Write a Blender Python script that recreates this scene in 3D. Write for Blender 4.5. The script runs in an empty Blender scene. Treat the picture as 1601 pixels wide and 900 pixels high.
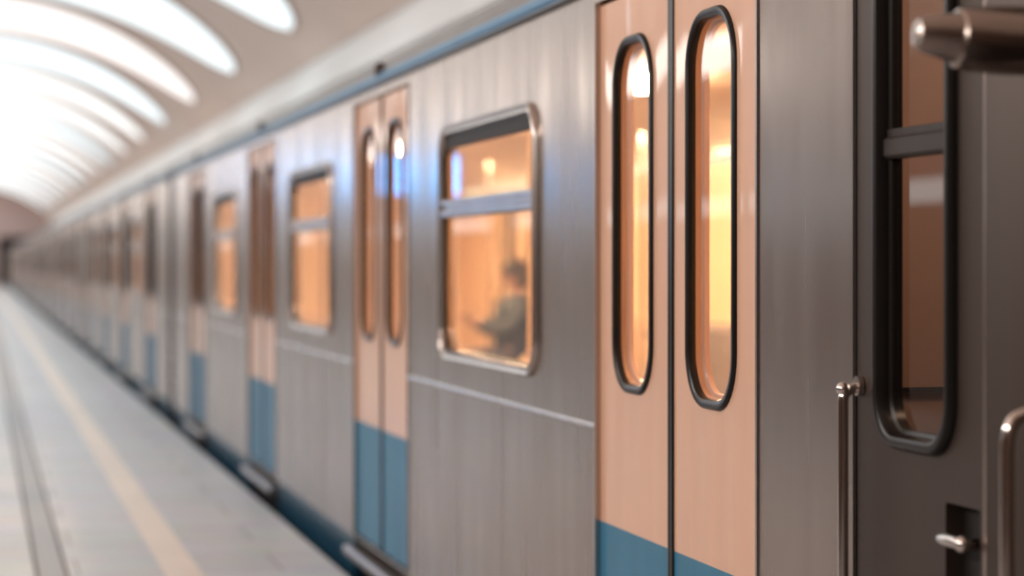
import bpy, bmesh, math, random
from mathutils import Vector, Matrix
from mathutils.geometry import tessellate_polygon
random.seed(7)
C = bpy.context.scene.collection
scene = bpy.context.scene

# ---------------------------------------------------------------- camera, world, exposure
F_PX, X0, HORIZON = 3650.0, -32.0, 411.0
theta = math.atan((800.5 - X0) / F_PX)
cam_d = bpy.data.cameras.new('camera'); cam = bpy.data.objects.new('camera', cam_d); C.objects.link(cam)
cam_d.sensor_width = 36; cam_d.sensor_fit = 'HORIZONTAL'; cam_d.lens = F_PX / 1601 * 36
cam_d.shift_y = -(450 - HORIZON) / 1601
cam.location = (0, 0, 1.38); cam.rotation_euler = (math.radians(90), 0, -theta)
cam_d.clip_start = 0.05; cam_d.clip_end = 500
cam_d.dof.use_dof = True; cam_d.dof.focus_distance = 5.15; cam_d.dof.aperture_fstop = 2.0
scene.camera = cam
w = bpy.data.worlds.new('world'); scene.world = w; w.use_nodes = True
w.node_tree.nodes['Background'].inputs[0].default_value = (0.02, 0.02, 0.022, 1)
w.node_tree.nodes['Background'].inputs[1].default_value = 1.0
scene.view_settings.view_transform = 'Standard'; scene.view_settings.look = 'None'
scene.view_settings.gamma = 1; scene.view_settings.use_curve_mapping = False
scene.view_settings.exposure = 0.0
HALL, CABIN, CAB, WALL_L, FILL = 1.45, 160.0, 10.0, 1.4, 850      # strengths of the lamps and of the added fill

# ---------------------------------------------------------------- materials
def mat(name, col, rough=.5, metal=0, noise=None, bump=None, emit=None, es=1, coat=0, spec=.5, col2=None, rnoise=None):
    """noise=(scale vec, amount) colour variation; bump=(scale vec, strength, distance)."""
    m = bpy.data.materials.new(name); m.use_nodes = True
    nt = m.node_tree; b = nt.nodes['Principled BSDF']; L = nt.links
    b.inputs['Base Color'].default_value = (*col, 1); b.inputs['Roughness'].default_value = rough
    b.inputs['Metallic'].default_value = metal; b.inputs['Coat Weight'].default_value = coat
    b.inputs['Coat Roughness'].default_value = .04; b.inputs['Specular IOR Level'].default_value = spec
    if emit:
        b.inputs['Emission Color'].default_value = (*emit, 1); b.inputs['Emission Strength'].default_value = es
    def tex(scale, detail=3):
        tc = nt.nodes.new('ShaderNodeTexCoord'); mp = nt.nodes.new('ShaderNodeMapping')
        mp.inputs['Scale'].default_value = scale; L.new(tc.outputs['Object'], mp.inputs[0])
        n = nt.nodes.new('ShaderNodeTexNoise'); n.inputs['Scale'].default_value = 1; n.inputs['Detail'].default_value = detail
        L.new(mp.outputs[0], n.inputs['Vector']); return n
    if noise:
        n = tex(noise[0]); mx = nt.nodes.new('ShaderNodeMix'); mx.data_type = 'RGBA'
        rp = nt.nodes.new('ShaderNodeValToRGB'); rp.color_ramp.elements[0].position = .35; rp.color_ramp.elements[1].position = .65
        L.new(n.outputs['Fac'], rp.inputs[0]); L.new(rp.outputs[0], mx.inputs[0])
        c2 = col2 or tuple(min(1, c * (1 - noise[1])) for c in col)
        mx.inputs[6].default_value = (*col, 1); mx.inputs[7].default_value = (*c2, 1)
        L.new(mx.outputs[2], b.inputs['Base Color'])
    if rnoise:
        n = tex(rnoise[0]); mr = nt.nodes.new('ShaderNodeMapRange')
        mr.inputs['From Min'].default_value = .3; mr.inputs['From Max'].default_value = .7
        mr.inputs['To Min'].default_value = rnoise[1]; mr.inputs['To Max'].default_value = rnoise[2]
        L.new(n.outputs['Fac'], mr.inputs['Value']); L.new(mr.outputs[0], b.inputs['Roughness'])
    if bump:
        last = None
        for sc, st, di in bump:
            n = tex(sc, 0); bp = nt.nodes.new('ShaderNodeBump')
            bp.inputs['Strength'].default_value = st; bp.inputs['Distance'].default_value = di
            L.new(n.outputs['Fac'], bp.inputs['Height'])
            if last: L.new(last.outputs[0], bp.inputs['Normal'])
            last = bp
        L.new(last.outputs[0], b.inputs['Normal'])
        if coat: L.new(last.outputs[0], b.inputs['Coat Normal'])
    return m
def glass_mat(name, tint=(1, 1, 1), ior=1.65):
    m = bpy.data.materials.new(name); m.use_nodes = True; nt = m.node_tree; nt.nodes.clear()
    o = nt.nodes.new('ShaderNodeOutputMaterial'); mx = nt.nodes.new('ShaderNodeMixShader'); t = nt.nodes.new('ShaderNodeBsdfTransparent')
    g = nt.nodes.new('ShaderNodeBsdfGlossy'); f = nt.nodes.new('ShaderNodeFresnel'); 
    ge = nt.nodes.new('ShaderNodeNewGeometry'); mi = nt.nodes.new('ShaderNodeMix'); mi.inputs[2].default_value = ior; mi.inputs[3].default_value = 1 / ior
    nt.links.new(ge.outputs['Backfacing'], mi.inputs[0]); nt.links.new(mi.outputs[0], f.inputs[0])   # same reflectance from both sides of the sheet
    t.inputs[0].default_value = (*tint, 1); g.inputs['Roughness'].default_value = .02
    nt.links.new(f.outputs[0], mx.inputs[0]); nt.links.new(t.outputs[0], mx.inputs[1]); nt.links.new(g.outputs[0], mx.inputs[2])
    nt.links.new(mx.outputs[0], o.inputs[0]); return m
def emis(name, col, s):
    m = bpy.data.materials.new(name); m.use_nodes = True; nt = m.node_tree; nt.nodes.clear()
    o = nt.nodes.new('ShaderNodeOutputMaterial'); e = nt.nodes.new('ShaderNodeEmission')
    e.inputs[0].default_value = (*col, 1); e.inputs[1].default_value = s; nt.links.new(e.outputs[0], o.inputs[0]); return m
M = {}
M['steel'] = mat('brushed_steel', (.41, .338, .295), .25, 1.0, rnoise=((.01, 7, .9), .19, .30))
M['steel_trim'] = mat('polished_trim', (.52, .46, .43), .25, 1.0, noise=((1, 9, 3), .15))
M['chrome'] = mat('chrome', (.72, .66, .62), .12, 1.0, noise=((6, 6, 6), .08))
M['mirror_case'] = mat('mirror_case', (.34, .275, .24), .24, 1.0, noise=((6, 6, 6), .08), coat=.5)
M['cab_steel'] = mat('cab_steel', (.075, .053, .043), .42, .5, noise=((1, 6, 1), .1), spec=.3)
M['cream'] = mat('cream_door_paint', (.84, .50, .34), .45, 0, noise=((1, 12, 2), .05), coat=.65, spec=.3, bump=[((1, 7, .8), .35, .008)])
M['blue'] = mat('blue_door_paint', (.035, .21, .36), .4, 0, noise=((1, 10, 2), .1), coat=.1, spec=.25, bump=[((1, 9, 1.2), .2, .006)])
M['skirt'] = mat('dark_blue_skirt', (.012, .085, .155), .4, 0, noise=((2, 4, 6), .15), coat=.3)
M['roof'] = mat('grey_roof_paint', (.20, .18, .17), .5, .2, noise=((3, 3, 3), .15))
M['gutter_blue'] = mat('blue_gutter_paint', (.03, .17, .34), .35, 0, noise=((2, 4, 2), .12), spec=.35)
M['lamp_case'] = mat('brown_lamp_case', (.09, .06, .05), .6, 0, noise=((9, 9, 9), .2))
M['dark_bar'] = mat('dark_brown_bar', (.035, .026, .022), .5, 0, noise=((5, 5, 5), .2), spec=.3)
M['black'] = mat('black_rubber', (.012, .010, .009), .3, 0, noise=((5, 5, 5), .2), spec=.35)
M['gap'] = mat('dark_seal', (.012, .009, .008), .6, 0, noise=((5, 5, 5), .2))
M['reveal'] = mat('painted_reveal', (.55, .33, .22), .35, 0, noise=((3, 3, 3), .08), coat=.4)
M['glass'] = glass_mat('clear_glass')
M['dark_glass'] = mat('dark_tunnel_glass', (.03, .02, .015), .05, 0, noise=((2, 2, 2), .1))
M['lining'] = mat('cream_lining', (.90, .66, .43), .4, 0, noise=((2, 2, 2), .06), coat=.2)
M['lining_top'] = mat('pale_ceiling_lining', (.85, .68, .52), .45, 0, noise=((2, 2, 2), .05))
M['cabin_floor'] = mat('brown_linoleum', (.16, .10, .07), .5, 0, noise=((9, 9, 9), .3))
M['seat'] = mat('grey_brown_upholstery', (.19, .15, .14), .6, 0, noise=((18, 18, 18), .25))
M['lamp'] = emis('warm_lamp', (1, .64, .35), CABIN)
M['strip'] = emis('warm_strip_lamp', (1, .78, .5), 1.5)
M['cab_lining'] = mat('cab_brown_lining', (.46, .31, .23), .5, 0, noise=((2, 2, 2), .12))
M['cab_lamp'] = emis('cab_lamp', (1, .62, .42), CAB)
M['under'] = mat('dark_underframe', (.02, .019, .018), .7, .2, noise=((4, 4, 4), .3))
M['step'] = mat('grey_step_metal', (.34, .31, .30), .35, .8, noise=((3, 20, 3), .2))
M['wheel'] = mat('wheel_steel', (.22, .2, .18), .4, .9, noise=((7, 7, 7), .3))
M['vault'] = mat('vault_plaster', (.93, .76, .67), .75, 0, noise=((.5, .5, .5), .06))
M['cornice'] = mat('white_cornice', (.88, .86, .84), .4, 0, noise=((1, .5, 1), .05))
M['granite_wall'] = mat('brown_granite', (.20, .135, .105), .3, 0, noise=((6, 6, 6), .25))
M['pale_wall'] = mat('pale_marble', (.62, .54, .50), .35, 0, noise=((1.5, 1.5, .8), .12))
M['end_wall'] = mat('pink_marble', (.88, .70, .66), .4, 0, noise=((2, 2, 2), .12))
M['tunnel'] = mat('tunnel_concrete', (.03, .028, .027), .85, 0, noise=((2, 2, 2), .3))
M['ballast'] = mat('track_concrete', (.05, .045, .042), .9, 0, noise=((8, 8, 8), .4))
M['edge'] = mat('platform_edge_stone', (.33, .32, .32), .35, 0, noise=((4, 1, 4), .1))
M['stripe'] = mat('yellow_line_tiles', (.74, .62, .52), .33, 0, noise=((3, .9, 3), .1))
M['channel'] = mat('grey_tactile_strip', (.25, .25, .26), .4, 0, noise=((14, 14, 14), .2))
M['groove'] = mat('dark_groove', (.07, .065, .065), .8, 0, noise=((6, 6, 6), .3))
M['sign'] = emis('blue_sign_light', (.015, .38, 1.0), 12.0)
M['wall_light'] = emis('wall_light_white', (.9, .98, 1), WALL_L)
M['sign_case'] = mat('sign_case', (.1, .1, .11), .4, .6, noise=((3, 3, 3), .1))
for nm, c in (('white', (1, .99, .97)), ('cool', (.88, .97, 1.0)), ('pink', (1, .94, .91))):
    M['hall_' + nm] = emis('hall_light_' + nm, c, HALL)
M['lamp_rim'] = mat('lamp_rim_plaster', (.55, .46, .42), .6, 0, noise=((1, 1, 1), .05))
M['skin'] = mat('skin', (.34, .19, .13), .5, 0, noise=((20, 20, 20), .08))
M['hair'] = mat('dark_hair', (.035, .022, .016), .5, 0, noise=((30, 30, 8), .4))
M['jacket'] = mat('blue_grey_jacket', (.05, .062, .075), .8, 0, noise=((25, 25, 25), .2))
M['trousers'] = mat('dark_trousers', (.05, .045, .05), .8, 0, noise=((25, 25, 25), .2))
M['shoe'] = mat('black_shoe', (.02, .018, .017), .4, 0, noise=((9, 9, 9), .2))
M['map'] = mat('white_map_panel', (.8, .72, .64), .3, 0, noise=((2, 2, 2), .03))
M['red'] = mat('red_map_line', (.6, .12, .08), .4, 0, noise=((2, 2, 2), .05))
# polished platform slabs with joints
def slab_mat():
    m = bpy.data.materials.new('grey_granite_slabs'); m.use_nodes = True; nt = m.node_tree; L = nt.links; b = nt.nodes['Principled BSDF']
    tc = nt.nodes.new('ShaderNodeTexCoord'); br = nt.nodes.new('ShaderNodeTexBrick'); mp = nt.nodes.new('ShaderNodeMapping')
    mp.inputs['Location'].default_value = (.02, .35, 0)
    L.new(tc.outputs['Object'], mp.inputs[0]); L.new(mp.outputs[0], br.inputs['Vector'])
    br.offset = .5; br.inputs['Scale'].default_value = 1; br.inputs['Brick Width'].default_value = .9; br.inputs['Row Height'].default_value = .6
    br.inputs['Mortar Size'].default_value = .006; br.inputs['Mortar Smooth'].default_value = .2
    br.inputs['Color1'].default_value = (.49, .51, .54, 1); br.inputs['Color2'].default_value = (.56, .575, .61, 1); br.inputs['Mortar'].default_value = (.16, .15, .15, 1)
    n = nt.nodes.new('ShaderNodeTexNoise'); n.inputs['Scale'].default_value = 3; n.inputs['Detail'].default_value = 6
    L.new(tc.outputs['Object'], n.inputs['Vector'])
    mx = nt.nodes.new('ShaderNodeMix'); mx.data_type = 'RGBA'; mx.blend_type = 'MULTIPLY'; mx.inputs[0].default_value = .35
    L.new(br.outputs['Color'], mx.inputs[6]); L.new(n.outputs['Color'], mx.inputs[7]); L.new(mx.outputs[2], b.inputs['Base Color'])
    b.inputs['Roughness'].default_value = .38; b.inputs['Specular IOR Level'].default_value = .45
    bp = nt.nodes.new('ShaderNodeBump'); bp.inputs['Strength'].default_value = .3; bp.inputs['Distance'].default_value = .003; bp.invert = True
    L.new(br.outputs['Fac'], bp.inputs['Height']); L.new(bp.outputs[0], b.inputs['Normal'])
    return m
M['slabs'] = slab_mat()

# ---------------------------------------------------------------- helpers
def link(name, me, material, parent=None):
    o = bpy.data.objects.new(name, me); C.objects.link(o)
    for mm in (material if isinstance(material, (list, tuple)) else [material]): me.materials.append(M[mm] if isinstance(mm, str) else mm)
    if parent: o.parent = parent
    return o
def obj(name, bm, material, parent=None, smooth=False):
    me = bpy.data.meshes.new(name); bmesh.ops.recalc_face_normals(bm, faces=bm.faces[:]); bm.to_mesh(me); bm.free()
    if smooth:
        for p in me.polygons: p.use_smooth = True
        me.set_sharp_from_angle(angle=math.radians(40))
    return link(name, me, material, parent)
def tag(o, label=None, cat=None, group=None, kind=None):
    if label: o['label'] = label
    if cat: o['category'] = cat
    if group: o['group'] = group
    if kind: o['kind'] = kind
    return o
def empty(name, loc, label, cat, group=None):
    o = bpy.data.objects.new(name, None); C.objects.link(o); o.location = loc; o.empty_display_size = .2
    return tag(o, label, cat, group)
def copy_tree(o, parent=None, skip=()):
    c = o.copy(); C.objects.link(c); c.parent = parent
    for ch in o.children:
        if ch not in skip: copy_tree(ch, c, skip)
    return c
def box(bm, x0, x1, y0, y1, z0, z1, bev=0):
    vs = [bm.verts.new((x, y, z)) for x in (x0, x1) for y in (y0, y1) for z in (z0, z1)]
    fs = [bm.faces.new([vs[i] for i in q]) for q in ((0, 1, 3, 2), (4, 6, 7, 5), (0, 4, 5, 1), (2, 3, 7, 6), (0, 2, 6, 4), (1, 5, 7, 3))]
    if bev:
        es = {e for f in fs for e in f.edges}
        bmesh.ops.bevel(bm, geom=list(es), offset=bev, segments=3, affect='EDGES', profile=.5)
def boxo(name, x0, x1, y0, y1, z0, z1, material, parent=None, bev=0):
    bm = bmesh.new(); box(bm, x0, x1, y0, y1, z0, z1, bev); return obj(name, bm, material, parent, smooth=bev > 0)
def struct(o, label=None): return tag(o, label, kind='structure')
def rrect(y0, y1, z0, z1, r, n=8):
    """rounded rectangle, counter-clockwise in (y, z)"""
    pts = []
    for cy, cz, a0 in ((y1 - r, z0 + r, -90), (y1 - r, z1 - r, 0), (y0 + r, z1 - r, 90), (y0 + r, z0 + r, 180)):
        for k in range(n + 1):
            a = math.radians(a0 + 90 * k / n); pts.append((cy + r * math.cos(a), cz + r * math.sin(a)))
    return pts
def plate(bm, outer, holes, xa, xb):
    """flat plate in the y-z plane between x=xa and x=xb with holes cut through"""
    loops = [outer] + holes
    tris = tessellate_polygon([[Vector((p[0], p[1], 0)) for p in l] for l in loops])
    flat = [p for l in loops for p in l]
    A = [bm.verts.new((xa, *p)) for p in flat]; B = [bm.verts.new((xb, *p)) for p in flat]
    for t in tris:
        try: bm.faces.new([A[i] for i in t]); bm.faces.new([B[i] for i in reversed(t)])
        except ValueError: pass
    s = 0
    for l in loops:
        n = len(l)
        for i in range(n):
            j = (i + 1) % n; bm.faces.new((A[s + i], A[s + j], B[s + j], B[s + i]))
        s += n
def sheet(bm, pts, x):
    vs = [bm.verts.new((x, *p)) for p in pts]; bm.faces.new(vs)
def ring(bm, y0, y1, z0, z1, r, prof, n=8, mi=0):
    """sweep a profile [(inset, x), ...] round a rounded rectangle; closed profile"""
    rows = []
    for ins, x in prof:
        rr = max(.004, r - ins); rows.append([bm.verts.new((x, *p)) for p in rrect(y0 + ins, y1 - ins, z0 + ins, z1 - ins, rr, n)])
    k = len(rows); m_ = len(rows[0])
    for a in range(k):
        b_ = (a + 1) % k
        for i in range(m_):
            j = (i + 1) % m_; bm.faces.new((rows[a][i], rows[a][j], rows[b_][j], rows[b_][i]))
def tube(bm, pts, rad, seg=16):
    pts = [Vector(p) for p in pts]; rads = rad if isinstance(rad, (list, tuple)) else [rad] * len(pts)
    t0 = (pts[1] - pts[0]).normalized(); up = Vector((0, 0, 1)) if abs(t0.z) < .9 else Vector((0, 1, 0))
    nrm = t0.cross(up).normalized(); rows = []
    for i, p in enumerate(pts):
        a = pts[max(0, i - 1)]; b = pts[min(len(pts) - 1, i + 1)]; t = (b - a).normalized()
        nrm = (nrm - t * nrm.dot(t)).normalized(); bi = t.cross(nrm)
        rows.append([bm.verts.new(p + (nrm * math.cos(2 * math.pi * k / seg) + bi * math.sin(2 * math.pi * k / seg)) * rads[i]) for k in range(seg)])
    for a, b in zip(rows, rows[1:]):
        for k in range(seg):
            j = (k + 1) % seg; bm.faces.new((a[k], a[j], b[j], b[k]))
    bm.faces.new(rows[0]); bm.faces.new(rows[-1])
def arc3(p, c, q, n=6):
    """quadratic bend from p to q round corner c"""
    p, c, q = Vector(p), Vector(c), Vector(q)
    return [(p * (1 - t) ** 2 + c * 2 * t * (1 - t) + q * t * t) for t in [k / n for k in range(n + 1)]]
def extrude_y(bm, prof, y0, y1, close=True):
    A = [bm.verts.new((p[0], y0, p[1])) for p in prof]; B = [bm.verts.new((p[0], y1, p[1])) for p in prof]; n = len(prof)
    for i in range(n if close else n - 1):
        j = (i + 1) % n; bm.faces.new((A[i], A[j], B[j], B[i]))
    if close: bm.faces.new(A); bm.faces.new(B[::-1])

# ---------------------------------------------------------------- the station hall
Y_NEAR, Y_END = -4.0, 152.0
EDGE = 1.585
def vault_h(x):                       # ceiling height over the platform
    u = (x + .3) / 6.0
    return 1.38 - .55 + 5.29 * math.sqrt(max(0, 1 - u * u))
struct(boxo('floor', -5.2, EDGE, Y_NEAR, Y_END, -.25, 0, 'slabs'), 'pale grey polished granite platform floor beside the train')
bm = bmesh.new(); box(bm, EDGE - .001, EDGE + .012, Y_NEAR, Y_END, -1.4, -.02); struct(obj('trim_1', bm, 'groove'))
struct(boxo('trim_2', .80, .965, Y_NEAR, Y_END, .0005, .003, 'stripe'), 'yellow warning line along the platform floor')
struct(boxo('trim_3', .255, .37, Y_NEAR, Y_END, .0005, .003, 'channel'), 'darker grey tactile strip along the platform floor')
bm = bmesh.new(); box(bm, .24, .255, Y_NEAR, Y_END, .0005, .0035); box(bm, .37, .385, Y_NEAR, Y_END, .0005, .0035); struct(obj('trim_4', bm, 'groove'))
# vault
bm = bmesh.new(); N = 48; xs = [-5.0 + 9.4 * k / N for k in range(N + 1)]
inner = [(x, vault_h(x)) for x in xs]; outer = [(x, z + .25) for x, z in reversed(inner)]
extrude_y(bm, inner + outer, Y_NEAR, Y_END)
struct(obj('ceiling', bm, 'vault', smooth=True), 'beige curved vault over the platform and train')
# cornices: right one over the track wall, left one over the left wall
def cornice(name, sx, off):
    pr = [(4.40, 3.90), (4.24, 3.90), (4.22, 4.00), (4.18, 4.00), (4.16, 3.95), (4.18, 3.88), (4.26, 3.80), (4.36, 3.72), (4.58, 3.58), (4.62, 3.50), (4.62, 3.42), (4.70, 3.36), (4.95, 3.30), (4.95, 4.4), (4.40, 4.4)]
    bm = bmesh.new(); extrude_y(bm, [(sx * x + off, z) for x, z in pr], Y_NEAR, Y_END)
    return struct(obj(name, bm, 'cornice', smooth=True), 'white moulded cornice below the vault')
bm = bmesh.new(); extrude_y(bm, [(4.44, 4.12), (4.40, 4.10), (4.385, 4.06), (4.30, 3.84), (4.24, 3.70), (4.19, 3.60), (4.17, 3.56), (4.20, 3.52), (4.90, 3.50), (4.90, 4.4), (4.40, 4.4)], Y_NEAR, Y_END)
struct(obj('trim_5', bm, 'cornice', smooth=True), 'white sloping cornice between the train roof and the vault')
cornice('trim_6', -1, -.6)
struct(boxo('wall_right', 4.85, 5.1, Y_NEAR, Y_END, -1.4, 3.6, 'granite_wall'), 'track wall behind the train')
struct(boxo('wall_left', -5.4, -5.2, Y_NEAR, Y_END, -.25, 3.6, 'pale_wall'))
struct(boxo('trim_7', -5.2, -5.17, Y_NEAR, 23, 0, 3.36, 'granite_wall'))  # unseen dark cladding, added to darken reflections in the near train side
struct(boxo('wall_front', -5.4, 5.1, Y_NEAR - .2, Y_NEAR, -1.4, 6.6, 'granite_wall'))
# far end wall with the tunnel mouth
bm = bmesh.new(); box(bm, -5.4, 1.15, Y_END, Y_END + .4, -1.4, 6.6); box(bm, 1.15, 5.1, Y_END, Y_END + .4, 3.05, 6.6)
struct(obj('wall_back', bm, 'end_wall'), 'pinkish end wall at the far end of the platform')
bm = bmesh.new(); box(bm, 1.05, 1.15, Y_END + .4, Y_END + 12, -1.4, 3.1); box(bm, 4.9, 5.0, Y_END + .4, Y_END + 12, -1.4, 3.1)
box(bm, 1.05, 5.0, Y_END + .4, Y_END + 12, 3.05, 3.15); box(bm, 1.05, 5.0, Y_END + 12, Y_END + 12.1, -1.4, 3.15)
struct(obj('wall_tunnel', bm, 'tunnel'), 'dark tunnel mouth at the far end of the track')
struct(boxo('floor_track', EDGE + .012, 4.85, Y_NEAR, Y_END + 12, -1.4, -1.25, 'ballast'))
for rx in (2.28, 3.80):
    bm = bmesh.new(); extrude_y(bm, [(rx - .06, -1.25), (rx + .06, -1.25), (rx + .06, -1.235), (rx + .012, -1.22), (rx + .012, -1.14), (rx + .036, -1.125), (rx + .036, -1.10), (rx - .036, -1.10), (rx - .036, -1.125), (rx - .012, -1.14), (rx - .012, -1.22), (rx - .06, -1.235)], Y_NEAR, Y_END + 12)
    tag(obj('rail', bm, 'wheel'), 'steel running rail under the train on the side ' + ('nearer the platform' if rx < 3 else 'nearer the track wall'), 'rail')

# ceiling lights: almond panels lying across the vault
LSP = 7.15
def light_mesh():
    W, hx, cx, n = 3.15, 4.3, -.3, 40
    def row(x, w, dz): return [(x, -w, dz), (x, w, dz)]
    bm = bmesh.new(); rows = []
    for k in range(n + 1):
        a = math.pi * k / n; x = cx - hx * math.cos(a) * .9999
        wd = W * max(0, 1 - ((x - cx) / hx) ** 2) ** .42
        z = vault_h(x) - vault_h(-.3)
        rows.append([bm.verts.new((x, s * wd, z - .015 - .05 * (1 - s * s))) for s in (-1, -.8, -.5, 0, .5, .8, 1)])
    for a, b in zip(rows, rows[1:]):
        for i in range(6): bm.faces.new((a[i], a[i + 1], b[i + 1], b[i]))
    dif = bm
    bm2 = bmesh.new(); R = []
    for k in range(n + 1):
        a = math.pi * k / n; x = cx - hx * math.cos(a) * .9999
        wd = W * max(0, 1 - ((x - cx) / hx) ** 2) ** .42
        z = vault_h(x) - vault_h(-.3)
        for sgn in (-1, 1):
            R.append((k, sgn, [bm2.verts.new((x, sgn * (wd + o), z + dz)) for o, dz in ((0, .0), (0, -.05), (.07, -.05), (.07, .0))]))
    for sgn in (-1, 1):
        rr = [r[2] for r in R if r[1] == sgn]
        for a, b in zip(rr, rr[1:]):
            for i in range(4): j = (i + 1) % 4; bm2.faces.new((a[i], a[j], b[j], b[i]))
    return dif, bm2
d_, r_ = light_mesh()
L0 = empty('ceiling_light', (0, 30.7, vault_h(-.3)), '', 'ceiling light', 'glowing oval ceiling lights across the vault')
DIF = obj('diffuser', d_, 'hall_white', L0, smooth=True); obj('rim', r_, 'lamp_rim', L0, smooth=True)
names = {0: 'white oval ceiling light with its tip at the top edge, nearest the train roof',
         1: 'bluish white oval ceiling light, the second from the right in the row on the vault',
         2: 'pinkish white oval ceiling light with a thin orange line of vault behind it',
         3: 'white oval ceiling light just beyond the pinkish one on the vault',
         4: 'white oval ceiling light, second beyond the pinkish one on the vault'}
def set_mat(o, m):
    o.material_slots[0].link = 'OBJECT'; o.material_slots[0].material = M[m]
for k in range(-2, 17):
    y = 30.7 + LSP * k
    if y > Y_END - 3.5: break
    c = L0 if k == 0 else copy_tree(L0); c.location.y = y
    c['label'] = names.get(k, 'distant white oval ceiling light far down the vault' if k > 4 else 'oval ceiling light over the near end of the platform')
    dd = c.children[0] if c.children[0].name.startswith('diffuser') else c.children[1]
    set_mat(dd, {1: 'hall_cool', 2: 'hall_pink'}.get(k, 'hall_white' if k % 3 else 'hall_cool'))

# unseen fill strips added on the left to brighten the train side and vault
for wy0, wy1, we in ((24, Y_END, FILL), (-2, 14, 440)):
    ld = bpy.data.lights.new('fill_light', 'AREA'); ld.shape = 'RECTANGLE'; ld.size = .45; ld.size_y = wy1 - wy0; ld.energy = we; ld.color = (1, .93, .87)
    lo = bpy.data.objects.new('fill_light', ld); C.objects.link(lo); lo.location = (-4.6, (wy0 + wy1) / 2, 3.72); lo.rotation_euler = (0, math.radians(-100), 0)
# long light boxes along the left wall (their mirror image is the pale band across doors and cab window)
W0 = empty('wall_light', (-5.17, 13, 1.92), 'long white light box on the left wall, mirrored as a pale band in the doors', 'wall light', 'light boxes along the left wall')
boxo('case', -.03, .05, -2.6, 2.6, 0, .26, 'sign_case', W0, .01)
boxo('diffuser', .05, .075, -2.55, 2.55, .02, .24, 'wall_light', W0, .008)
for k in range(1, 20):
    c = copy_tree(W0); c.location.y = 13 + LSP * k
# hanging blue direction sign over the left part of the platform (seen mirrored in the steel)
sg = empty('hanging_sign', (-1.52, 26, 2.12), 'blue lit direction sign whose reflection shows on the steel beside the second door', 'sign')
boxo('sign_case', -.38, .38, -.06, .06, 0, .50, 'sign_case', sg, .01)
boxo('sign_panel', -.36, .36, -.068, -.06, .03, .47, 'sign', sg)
bm = bmesh.new()
for px in (-.3, .3): tube(bm, [(px, 0, .50), (px, 0, vault_h(-1.52 + px) - 2.12 + .02)], .012, 10)
obj('hanger', bm, 'sign_case', sg)

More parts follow.
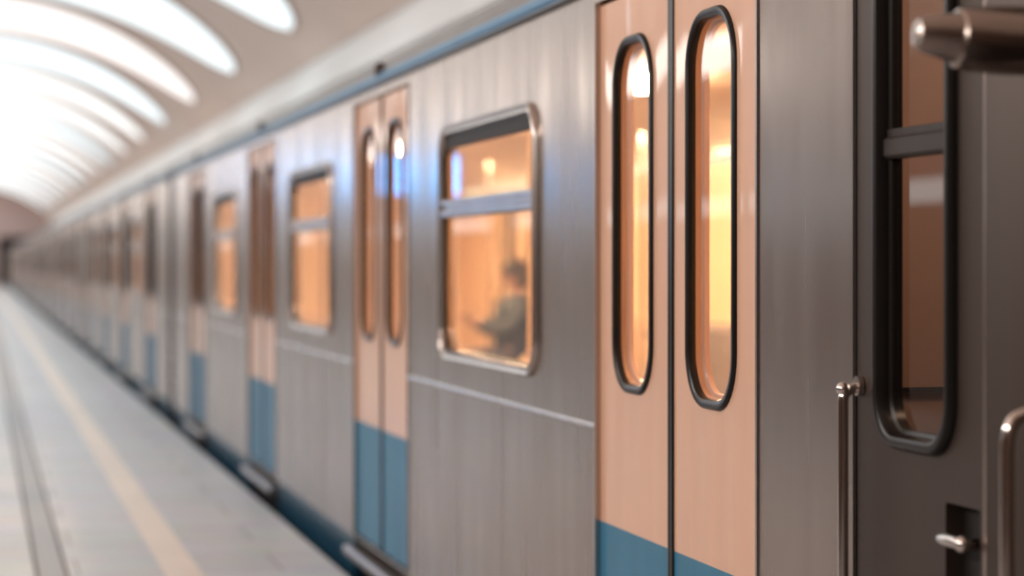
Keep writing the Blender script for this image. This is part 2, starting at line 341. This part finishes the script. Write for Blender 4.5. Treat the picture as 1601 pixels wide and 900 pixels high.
# ---------------------------------------------------------------- the metro car
SX = 1.69                             # lateral position of the near side
CW = 2.70                             # car width
DOORS = [-6.5175, -2.1725, 2.1725, 6.5175]; DW = .70
WINS = [-4.345, 0, 4.345]; WW = .775
Z_B, Z_T = .115, 2.15
HL = 8.85
YC = 12.1675; PITCH = 18.2
def make_car(cab):
    car = empty('metro_car', (0, YC, 0), '', 'train car', 'cars of the standing metro train')
    front = -HL
    # near body side with door and window openings, and cab door opening
    def side_plate(xa, xb, name, material, zt=Z_T, zb=Z_B, cabhole=True, y0=None):
        holes = [rrect(y - DW, y + DW, zb + .012, 2.11, .03, 3) for y in DOORS]
        holes += [rrect(y - WW + .02, y + WW - .02, 1.045, 1.865, .10, 8) for y in WINS]
        if cab and cabhole: holes += [rrect(-8.4175, -7.80, zb + .012, 2.11, .02, 3)]
        bm = bmesh.new(); a = y0 if y0 is not None else front + (.42 if cab else 0)
        plate(bm, [(a, zb), (HL, zb), (HL, zt), (a, zt)], holes, xa, xb)
        return obj(name, bm, material, car)
    side_plate(SX, SX + .05, 'body_side', 'steel')
    side_plate(SX + .052, SX + .058, 'interior_lining', 'lining', y0=-7.35 if cab else None, cabhole=False)
    side_plate(SX + CW - .05, SX + CW, 'body_side', 'steel', cabhole=False)
    fl = side_plate(SX + CW - .09, SX + CW - .075, 'interior_lining', 'lining', y0=-7.35 if cab else None, cabhole=False)
    # belt moulding
    segs = ([] if cab else [(-HL, DOORS[0] - DW - .005)]) + [(DOORS[i] + DW + .005, DOORS[i + 1] - DW - .005) for i in range(3)] + [(DOORS[3] + DW + .005, HL)]
    for a, b in segs:
        bm = bmesh.new(); extrude_y(bm, [(SX + .002, .905), (SX - .004, .911), (SX - .005, .918), (SX - .003, .925), (SX + .002, .93)], a, b)
        obj('belt_moulding', bm, 'steel_trim', car)
    # door post strips either side of each doorway
    for y in DOORS:
        for s in (-1, 1):
            boxo('door_post', SX - .004, SX + .06, y + s * DW - .006, y + s * DW + .006, Z_B + .01, 2.11, 'steel_trim', car)
        bm = bmesh.new(); extrude_y(bm, [(SX - .045, .035), (SX - .045, .060), (SX - .035, .072), (SX + .05, .072), (SX + .05, .035)], y - DW - .06, y + DW + .06)
        obj('door_step', bm, 'step', car)
        boxo('door_lamp', SX - .02, SX + .02, y - .025, y + .025, 2.19, 2.25, 'lamp_case', car, .008)
    # skirt between the doorways, dark bay under them
    bm = bmesh.new(); edges = [-8.40 if cab else -HL + .02] + [v for y in DOORS for v in (y - DW - .08, y + DW + .08)] + [HL - .02]
    bm.free()
    for i in range(0, len(edges), 2): boxo('skirt', SX + .012, SX + .04, edges[i], edges[i + 1], -.32, Z_B - .002, 'skirt', car)
    bm = bmesh.new(); box(bm, SX + .06, SX + CW - .06, -HL + .45, HL - .05, -.45, .09)
    obj('underframe', bm, 'under', car)
    # door leaves
    for y in DOORS:
        for s in (-1, 1):
            a, b = (y + .006, y + DW - .006) if s > 0 else (y - DW + .006, y - .006)
            wa, wb = (y + .162, y + .542) if s > 0 else (y - .52, y - .138)
            bm = bmesh.new(); xf = SX + .012
            plate(bm, [(a, .657), (b, .657), (b, 2.10), (a, 2.10)], [rrect(wa + .015, wb - .015, 1.045, 1.975, .125, 8)], xf, xf + .045)
            leaf = obj('door_leaf', bm, 'cream', car)
            bm = bmesh.new(); box(bm, xf, xf + .045, a, b, .135, .657); obj('lower_panel', bm, 'blue', leaf)
            # black rubber surround standing proud, reveal and glass
            bm = bmesh.new()
            ring(bm, wa, wb, 1.03, 1.99, .14, [(0, xf + .002), (.0015, xf - .006), (.006, xf - .010), (.016, xf - .010), (.023, xf - .006), (.025, xf), (.025, xf + .012), (.02, xf + .012)], 10)
            obj('window_seal', bm, 'black', leaf, smooth=True)
            bm = bmesh.new()
            ring(bm, wa, wb, 1.03, 1.99, .14, [(.025, xf + .012), (.027, xf + .028), (.034, xf + .032), (.034, xf + .045), (.022, xf + .045), (.022, xf + .012)], 10)
            obj('window_reveal', bm, 'reveal', leaf, smooth=True)
            bm = bmesh.new(); sheet(bm, rrect(wa + .024, wb - .024, 1.054, 1.966, .116, 8), xf + .010)
            obj('glass_pane', bm, 'glass', leaf)
        for s in (-1, 1):
            boxo('door_seal', SX + .006, SX + .05, min(y + s * .001, y + s * .022), max(y + s * .001, y + s * .022), .135, 2.10, 'black', car, .004)
        for s in (-1, 1):
            bm = bmesh.new()
            a, b = (y + .03, y + DW - .01) if s > 0 else (y - DW + .01, y - .03)
            plate(bm, [(a, .14), (b, .14), (b, 2.09), (a, 2.09)], [rrect(a + .12, b - .12, 1.05, 1.97, .12, 8)], SX + CW - .05, SX + CW - .02)
            obj('far_door_leaf', bm, 'lining', car)
        bm = bmesh.new(); plate(bm, [(y - DW, .14), (y + DW, .14), (y + DW, 2.09), (y - DW, 2.09)], [], SX + CW - .035, SX + CW - .03)
        obj('far_door_glass', bm, 'dark_glass', car)
    # windows
    for y in WINS:
        a, b = y - WW, y + WW
        bm = bmesh.new()
        ring(bm, a, b, 1.02, 1.89, .12, [(0, SX + .002), (.002, SX - .010), (.008, SX - .016), (.016, SX - .012), (.020, SX - .008), (.026, SX - .013), (.032, SX - .013), (.036, SX - .006), (.036, SX + .02), (.02, SX + .02)], 10)
        fr = obj('window_frame', bm, 'steel_trim', car, smooth=True)
        bm = bmesh.new()
        ring(bm, a, b, 1.02, 1.89, .12, [(.036, SX + .002), (.043, SX + .002), (.043, SX + .018), (.036, SX + .018)], 10)
        obj('window_seal', bm, 'black', fr, smooth=True)
        bm = bmesh.new()
        extrude_y(bm, [(SX + .03, 1.546), (SX - .004, 1.546), (SX - .012, 1.552), (SX - .012, 1.572), (SX - .004, 1.578), (SX - .004, 1.590), (SX - .012, 1.596), (SX - .012, 1.606), (SX - .002, 1.614), (SX + .03, 1.618)], a + .03, b - .03)
        obj('sash_bar', bm, 'steel_trim', fr)
        bm = bmesh.new(); box(bm, SX + .002, SX + .020, a + .042, b - .042, 1.803, 1.85); obj('sash_top', bm, 'gap', fr)
        for z0, z1, r in ((1.067, 1.546, .06), (1.618, 1.803, .02)):
            bm = bmesh.new(); sheet(bm, rrect(a + .041, b - .041, z0, z1, r, 6), SX + .012); obj('glass_pane', bm, 'glass', fr)
        bm = bmesh.new(); plate(bm, rrect(a + .01, b - .01, 1.03, 1.88, .1, 6), [], SX + CW - .035, SX + CW - .03); obj('far_window_glass', bm, 'dark_glass', car)
        bm = bmesh.new(); ring(bm, a, b, 1.02, 1.89, .12, [(0, SX + CW - .095), (.05, SX + CW - .095), (.05, SX + CW - .04), (0, SX + CW - .04)], 6); obj('far_window_frame', bm, 'steel_trim', car)
    # gutter and roof
    bm = bmesh.new(); extrude_y(bm, [(SX + .03, 2.145), (SX - .014, 2.145), (SX - .018, 2.152), (SX - .012, 2.160), (SX + .03, 2.160)], front + (.42 if cab else 0), HL); obj('rain_strip', bm, 'black', car)
    bm = bmesh.new(); extrude_y(bm, [(SX + .03, 2.160), (SX - .006, 2.160), (SX - .012, 2.172), (SX - .010, 2.192), (SX, 2.203), (SX + .03, 2.203)], front + (.42 if cab else 0), HL); obj('gutter', bm, 'gutter_blue', car)
    half = [(SX + .004, 2.20), (SX + .02, 2.235), (SX + .055, 2.27), (SX + .13, 2.31), (SX + .26, 2.365), (SX + .46, 2.43), (SX + .8, 2.50), (SX + 1.35, 2.53)]
    pr = half + [(2 * SX + CW - x, z) for x, z in reversed(half[:-1])]
    bm = bmesh.new(); extrude_y(bm, pr + [(SX + CW, 2.14), (SX + CW - .04, 2.14)] + [(x, z - .04) for x, z in reversed(pr)] , front + (.42 if cab else 0), HL); obj('roof', bm, 'roof', car, smooth=True)
    # cabin interior
    y0 = -7.32 if cab else -HL + .06; y1 = HL - .06; xa, xb = SX + .06, SX + CW - .06
    boxo('cabin_floor', xa, xb, y0, y1, .10, .13, 'cabin_floor', car)
    ic = [(SX + .076, 2.00), (SX + .10, 2.09), (SX + .22, 2.17), (SX + .45, 2.215), (SX + 1.35, 2.235)]
    pi_ = ic + [(2 * SX + CW - x, z) for x, z in reversed(ic[:-1])]
    bm = bmesh.new(); extrude_y(bm, pi_ + [(x, z + .01) for x, z in reversed(pi_)], y0, y1); obj('cabin_ceiling', bm, 'lining_top', car, smooth=True)
    bm = bmesh.new()
    box(bm, xa, xb, y0 - .03, y0, .11, 2.24); obj('end_partition', bm, 'lining', car)
    bm = bmesh.new(); box(bm, xa, xb, y1, y1 + .03, .11, 2.24); obj('end_partition', bm, 'lining', car)
    for e in ([HL - .03] if cab else [-HL, HL - .03]):
        bm = bmesh.new(); prf = [(SX + .01, -.2)] + [(x, z - .01) for x, z in pr] + [(SX + CW - .01, -.2)]
        extrude_y(bm, prf, e, e + .03); obj('end_wall', bm, 'steel', car)
    for s in ((-1, 1)):
        xw = SX + .10 if s < 0 else SX + CW - .10
        bm = bmesh.new(); box(bm, xw - .035, xw + .035, y0 + .3, y1 - .3, 1.985, 2.03, .01); obj('light_strip', bm, 'strip', car)
    for k in range(7):
        y = -6.0 + k * 2.1
        bm = bmesh.new(); bmesh.ops.create_uvsphere(bm, u_segments=20, v_segments=10, radius=1)
        for v in bm.verts: v.co = Vector((SX + 1.35 + v.co.x * .13, y + v.co.y * .42, 2.225 + v.co.z * .05))
        obj('ceiling_lamp', bm, 'lamp', car, smooth=True)
    # benches in the bays between doors
    for y in WINS:
        for s in (-1, 1):
            a, b = y - 1.35, y + 1.35
            def X(d): return SX + .09 + d if s < 0 else SX + CW - .09 - d
            bm = bmesh.new()
            pf = [(X(0), .32), (X(.42), .32), (X(.46), .36), (X(.46), .50), (X(.43), .55), (X(.14), .53), (X(.10), .56), (X(.07), .98), (X(.04), 1.02), (X(0), 1.02)]
            extrude_y(bm, pf, a, b); bench = obj('bench', bm, 'seat', car)
            bm = bmesh.new(); box(bm, *sorted((X(0), X(.38))), a + .05, b - .05, .13, .32); obj('heater_box', bm, 'lining', bench)
            for yy in (a - .03, b + .03):
                bm = bmesh.new(); x_ = X(.40)
                tube(bm, [(x_, yy, .13), (x_, yy, 2.17)], .016, 12)
                tube(bm, arc3((x_, yy, .95), (X(.2), yy, .95), (X(.02), yy, .95), 2), .012, 10)
                obj('handrail', bm, 'chrome', car, smooth=True)
        bm = bmesh.new(); box(bm, SX + CW - .104, SX + CW - .092, y - .6, y + .6, 1.90, 1.97); mp = obj('route_map', bm, 'map', car)
        bm = bmesh.new(); box(bm, SX + CW - .107, SX + CW - .104, y - .55, y + .55, 1.932, 1.938)
        for k in range(9): box(bm, SX + CW - .108, SX + CW - .104, y - .5 + k * .125 - .006, y - .5 + k * .125 + .006, 1.918, 1.952)
        obj('map_line', bm, 'red', mp)
    # bogies
    for by in (-6.3, 6.3):
        bm = bmesh.new()
        for x in (2.12, 3.96): box(bm, x - .06, x + .06, by - 1.35, by + 1.35, -.78, -.52, .02)
        box(bm, 2.2, 3.9, by - .25, by + .25, -.75, -.45, .02); bg = obj('bogie', bm, 'under', car)
        for ay in (-1.05, 1.05):
            bm = bmesh.new()
            tube(bm, [(2.1, by + ay, -.71), (3.98, by + ay, -.71)], .07, 16)
            for x in (2.28, 3.80): tube(bm, [(x - .06, by + ay, -.71), (x + .06, by + ay, -.71)], .388, 32)
            obj('wheelset', bm, 'wheel', bg, smooth=True)
    if not cab:
        bm = bmesh.new(); box(bm, SX + .9, SX + 1.8, -HL - .27, -HL, .13, 2.0); obj('gangway', bm, 'under', car)
        bm = bmesh.new(); tube(bm, [(SX + 1.35, -HL + .1, -.55), (SX + 1.35, -HL - .3, -.55)], .08, 12); box(bm, SX + 1.2, SX + 1.5, -HL - .33, -HL - .2, -.68, -.42, .02); obj('coupler', bm, 'under', car)
        return car
    # ---- cab of the leading car
    bm = bmesh.new()   # tapered cab flank and rounded nose, swept in height
    pl = [(SX, -8.42), (SX + .004, -8.50), (SX + .014, -8.60), (SX + .035, -8.70), (SX + .09, -8.80), (SX + .20, -8.86), (SX + .6, -8.90), (SX + 1.35, -8.92)]
    pl = pl + [(2 * SX + CW - x, y) for x, y in reversed(pl[:-1])]
    zs = [-.30, .115, 2.15, 2.30, 2.42, 2.50]; ins = [0, 0, 0, .03, .12, .30]
    rows = []
    for z, i_ in zip(zs, ins):
        rows.append([bm.verts.new((SX + 1.35 + (x - SX - 1.35) * (1 - i_ * .55), y + i_, z)) for x, y in pl])
    for a, b in zip(rows, rows[1:]):
        for i in range(len(pl) - 1): bm.faces.new((a[i], a[i + 1], b[i + 1], b[i]))
    obj('cab_nose', bm, 'cab_steel', car, smooth=True)
    for x0_, x1_ in ((SX + .28, SX + .95), (SX + 1.02, SX + 1.68), (SX + 1.75, SX + 2.42)):
        bm = bmesh.new(); box(bm, x0_, x1_, -8.95, -8.93, 1.1, 1.95, .03); obj('windscreen', bm, 'dark_glass', car, smooth=True)
    for x_ in (SX + .4, SX + 2.3):
        bm = bmesh.new(); tube(bm, [(x_, -8.88, .5), (x_, -8.95, .5)], .09, 20); obj('headlamp', bm, 'chrome', car, smooth=True)
    # cab door in the opening -8.4175 .. -7.80
    xf = SX + .006; a, b = -8.412, -7.806
    wa, wb = 3.872 - YC, 4.243 - YC
    bm = bmesh.new(); plate(bm, [(a, .135), (b, .135), (b, 2.10), (a, 2.10)], [rrect(wa + .02, wb - .02, 1.045, 2.03, .09, 8), rrect(3.775 - YC, 3.925 - YC, .78, .95, .008, 2)], xf, xf + .04)
    cd = obj('cab_door', bm, 'cab_steel', car)
    bm = bmesh.new()
    ring(bm, wa, wb, 1.028, 2.05, .105, [(0, xf + .002), (.001, xf - .010), (.007, xf - .018), (.016, xf - .020), (.024, xf - .016), (.028, xf - .006), (.029, xf + .008), (.036, xf + .012), (.036, xf + .032), (.015, xf + .032)], 12)
    obj('window_seal', bm, 'black', cd, smooth=True)
    bm = bmesh.new(); extrude_y(bm, [(xf + .03, 1.580), (xf + .002, 1.580), (xf - .004, 1.586), (xf - .004, 1.616), (xf + .004, 1.622), (xf + .004, 1.636), (xf + .03, 1.640)], wa + .03, wb - .03); obj('sash_bar', bm, 'dark_bar', cd)
    for z0, z1 in ((1.062, 1.58), (1.64, 2.01)):
        bm = bmesh.new(); sheet(bm, rrect(wa + .032, wb - .032, z0, z1, .06 if z0 < 1.5 else .01, 6), xf + .018); obj('glass_pane', bm, 'glass', cd)
    # recess and lever handle
    bm = bmesh.new(); y_0, y_1 = 3.775 - YC, 3.925 - YC
    box(bm, xf + .035, xf + .04, y_0, y_1, .78, .95); obj('handle_recess', bm, 'gap', cd)
    bm = bmesh.new(); hy = 3.83 - YC
    tube(bm, [(xf + .036, hy - .03, .888), (xf - .022, hy - .03, .888)], .011, 14)
    tube(bm, arc3((xf - .020, hy - .035, .889), (xf - .026, hy, .889), (xf - .018, hy + .075, .887), 5), [.010, .011, .012, .012, .013, .010], 14)
    bmesh.ops.create_uvsphere(bm, u_segments=14, v_segments=10, radius=.016, matrix=Matrix.Translation((xf - .022, hy - .032, .889)))
    obj('door_handle', bm, 'chrome', cd, smooth=True)
    # thin dark door gap
    bm = bmesh.new(); box(bm, SX + .003, SX + .03, b - .001, b + .007, .12, 2.11); obj('door_gap', bm, 'gap', car)
    # grab rails either side of the cab door
    def rail(yy, proj, ztop, zbot, r, drop):
        bm = bmesh.new()
        path = [Vector((SX + .01, yy, ztop))] + arc3((SX - proj + .02, yy, ztop - drop * .2), (SX - proj, yy, ztop - drop * .3), (SX - proj, yy, ztop - drop), 6) + [Vector((SX - proj, yy, z)) for z in (ztop - .3, zbot + .3)] + arc3((SX - proj, yy, zbot + .03), (SX - proj, yy, zbot), (SX - proj + .02, yy, zbot), 6) + [Vector((SX + .01, yy, zbot))]
        tube(bm, path, r, 16)
        for z in (ztop, zbot): tube(bm, [(SX + .004, yy, z), (SX - .006, yy, z)], r * 1.9, 20)
        if drop < .05: bmesh.ops.create_uvsphere(bm, u_segments=16, v_segments=10, radius=r * 1.35, matrix=Matrix.Translation((SX - proj, yy, ztop - .006)))
        obj('grab_rail', bm, 'chrome', car, smooth=True)
    rail(4.335 - YC, .033, 1.138, .25, .0105, .03)
    rail(3.535 - YC, .055, 1.145, .25, .012, .08)
    # wing mirror housing
    bm = bmesh.new(); my = 3.42 - YC; mz = 1.735
    tube(bm, [(SX + .06, my, mz - .004), (1.60, my, mz - .004), (1.56, my, mz - .004), (1.52, my, mz - .003), (1.497, my, mz - .002), (1.493, my, mz - .001), (1.47, my, mz + .001), (1.442, my, mz + .003), (1.430, my, mz + .004), (1.428, my, mz + .004)],
         [.055, .055, .054, .051, .047, .040, .035, .029, .023, .006], 28)
    mi = obj('wing_mirror', bm, 'mirror_case', car, smooth=True)
    # cab interior
    bm = bmesh.new(); box(bm, SX + .06, SX + CW - .06, -7.62, -7.56, .1, 2.2); cp = obj('cab_partition', bm, 'cab_lining', car); boxo('partition_strip', SX + .07, SX + 1.2, -7.632, -7.62, 1.112, 1.122, 'gap', cp)
    boxo('cab_floor', SX + .06, SX + CW - .06, -8.7, -7.62, .10, .13, 'cabin_floor', car)
    boxo('cab_ceiling', SX + .06, SX + CW - .06, -8.7, -7.62, 2.16, 2.2, 'cab_lining', car)
    bm = bmesh.new(); box(bm, SX + .5, SX + 2.2, -8.7, -8.4, .13, .95, .03); obj('driver_desk', bm, 'cab_lining', car, smooth=True)
    bm = bmesh.new(); box(bm, SX + .3, SX + .9, -8.4, -8.1, 2.12, 2.16, .01); obj('cab_lamp', bm, 'cab_lamp', car)
    return car
head = make_car(True)
head['label'] = 'nearest steel metro car, with the driver cab door, grab rails and two sharp cream doors'
mid = make_car(False); mid.location.y = YC + PITCH
mid['label'] = 'second metro car from the right, just beyond the first dark coupling gap'
for k in range(2, 8):
    c = copy_tree(mid); c.location.y = YC + PITCH * k
    c['label'] = {2: 'third metro car from the right, blurred, mid way down the platform', 7: 'last metro car at the far left end of the train, by the tunnel mouth'}.get(k, 'far blurred metro car between the third car and the last one of the train')

# ---------------------------------------------------------------- seated passenger
def skin_mesh(name, verts, edges, radii, material, parent=None, sub=2):
    me = bpy.data.meshes.new(name + '_skel'); me.from_pydata(verts, edges, []); o = bpy.data.objects.new(name + '_skel', me); C.objects.link(o)
    md = o.modifiers.new('s', 'SKIN'); md.use_smooth_shade = True
    for i, r in enumerate(radii):
        sv = me.skin_vertices[0].data[i]; sv.radius = (r, r) if not isinstance(r, tuple) else r; sv.use_root = (i == 0)
    sb = o.modifiers.new('u', 'SUBSURF'); sb.levels = sub; sb.render_levels = sub
    dg = bpy.context.evaluated_depsgraph_get(); me2 = bpy.data.meshes.new_from_object(o.evaluated_get(dg)); me2.name = name
    bpy.data.objects.remove(o); me2.materials.clear()
    for p in me2.polygons: p.use_smooth = True
    return link(name, me2, material, parent)
# local frame: origin at the seat, facing -x
PY, PX, PZ = 17.55, 4.02, .0
def P(x, y, z): return (x, y, z)
bv = [P(0, 0, .66), P(.0, 0, .80), P(.01, 0, .95), P(.03, 0, 1.08), P(.02, 0, 1.17), P(.005, 0, 1.22), P(-.01, 0, 1.29), P(-.012, 0, 1.345)]
br_ = [(.13, .11), (.125, .10), (.14, .10), (.11, .09), .05, (.062, .07), (.078, .09), (.06, .07)]
be = [(i, i + 1) for i in range(7)]
def chain(start, pts, rads):
    i0 = start
    for p, r in zip(pts, rads):
        bv.append(P(*p)); br_.append(r); be.append((i0, len(bv) - 1)); i0 = len(bv) - 1
    return i0
for s in (-1, 1):
    chain(0, [(-.10, s * .09, .64), (-.42, s * .12, .63), (-.45, s * .12, .56), (-.42, s * .12, .24), (-.42, s * .12, .17), (-.52, s * .13, .155)], [.08, .06, .055, .038, .035, .03])
    hnd = chain(3, [(.02, s * .17, 1.07), (-.04, s * .22, .92), (-.12, s * .21, .86), (-.32, s * .10, .93), (-.36, s * .07, .95)], [.06, .045, .042, .028, .024])
    for f in range(4):
        yo = s * (.085 - .018 * f) if True else 0
        chain(hnd, [(-.385, s * .06 + (f - 1.5) * .018, .975), (-.41, s * .058 + (f - 1.5) * .020, .985 - .004 * f), (-.425, s * .055 + (f - 1.5) * .02, .972)], [.009, .0085, .007])
    chain(hnd, [(-.37, s * .06 - s * .035, .965), (-.39, s * .06 - s * .045, .975)], [.010, .008])
person = empty('person', (PX, PY, PZ), 'person in a dark jacket seated inside the train, seen through the nearest wide window', 'person')
skin_mesh('body', bv, be, br_, 'skin', person)
# face: nose, brow, lips and ears merged as one small child mesh
bm = bmesh.new()
def blob(c, r, m=None):
    bmesh.ops.create_uvsphere(bm, u_segments=12, v_segments=8, radius=1, matrix=Matrix.Translation(c) @ Matrix.Diagonal((*r, 1)))
blob((-.098, 0, 1.28), (.018, .011, .022)); blob((-.085, 0, 1.245), (.012, .022, .007))
for s in (-1, 1): blob((0, s * .078, 1.285), (.018, .008, .028))
obj('face', bm, 'skin', person, smooth=True)
bm = bmesh.new()
for s in (-1, 1): blob((-.082, s * .03, 1.305), (.008, .012, .007))
obj('eyes', bm, 'shoe', person, smooth=True)
bm = bmesh.new(); blob((.010, 0, 1.325), (.106, .096, .092)); blob((.045, 0, 1.26), (.066, .088, .10)); obj('hair', bm, 'hair', person, smooth=True)
jv = [(0, 0, .66), (.0, 0, .80), (.01, 0, .95), (.03, 0, 1.08), (.02, 0, 1.145)]; jr = [(.175, .165), (.175, .155), (.18, .15), (.145, .13), .075]; je = [(0, 1), (1, 2), (2, 3), (3, 4)]
for s in (-1, 1):
    i0 = 3
    for p, r in zip([(.02, s * .18, 1.065), (-.04, s * .23, .92), (-.12, s * .22, .86), (-.29, s * .115, .918)], [.09, .078, .072, .052]):
        jv.append(p); jr.append(r); je.append((i0, len(jv) - 1)); i0 = len(jv) - 1
skin_mesh('jacket', jv, je, jr, 'jacket', person)
tv = [(0, 0, .66), (0, 0, .72)]; tr = [(.15, .13), (.14, .12)]; te = [(0, 1)]
for s in (-1, 1):
    i0 = 0
    for p, r in zip([(-.10, s * .09, .645), (-.42, s * .12, .635), (-.455, s * .12, .56), (-.425, s * .12, .30), (-.42, s * .12, .20)], [.098, .078, .072, .056, .052]):
        tv.append(p); tr.append(r); te.append((i0, len(tv) - 1)); i0 = len(tv) - 1
skin_mesh('trousers', tv, te, tr, 'trousers', person)
for s in (-1, 1):
    bm = bmesh.new(); blob((-.47, s * .125, .165), (.125, .048, .038)); blob((-.41, s * .12, .19), (.06, .045, .05)); obj('shoe', bm, 'shoe', person, smooth=True)
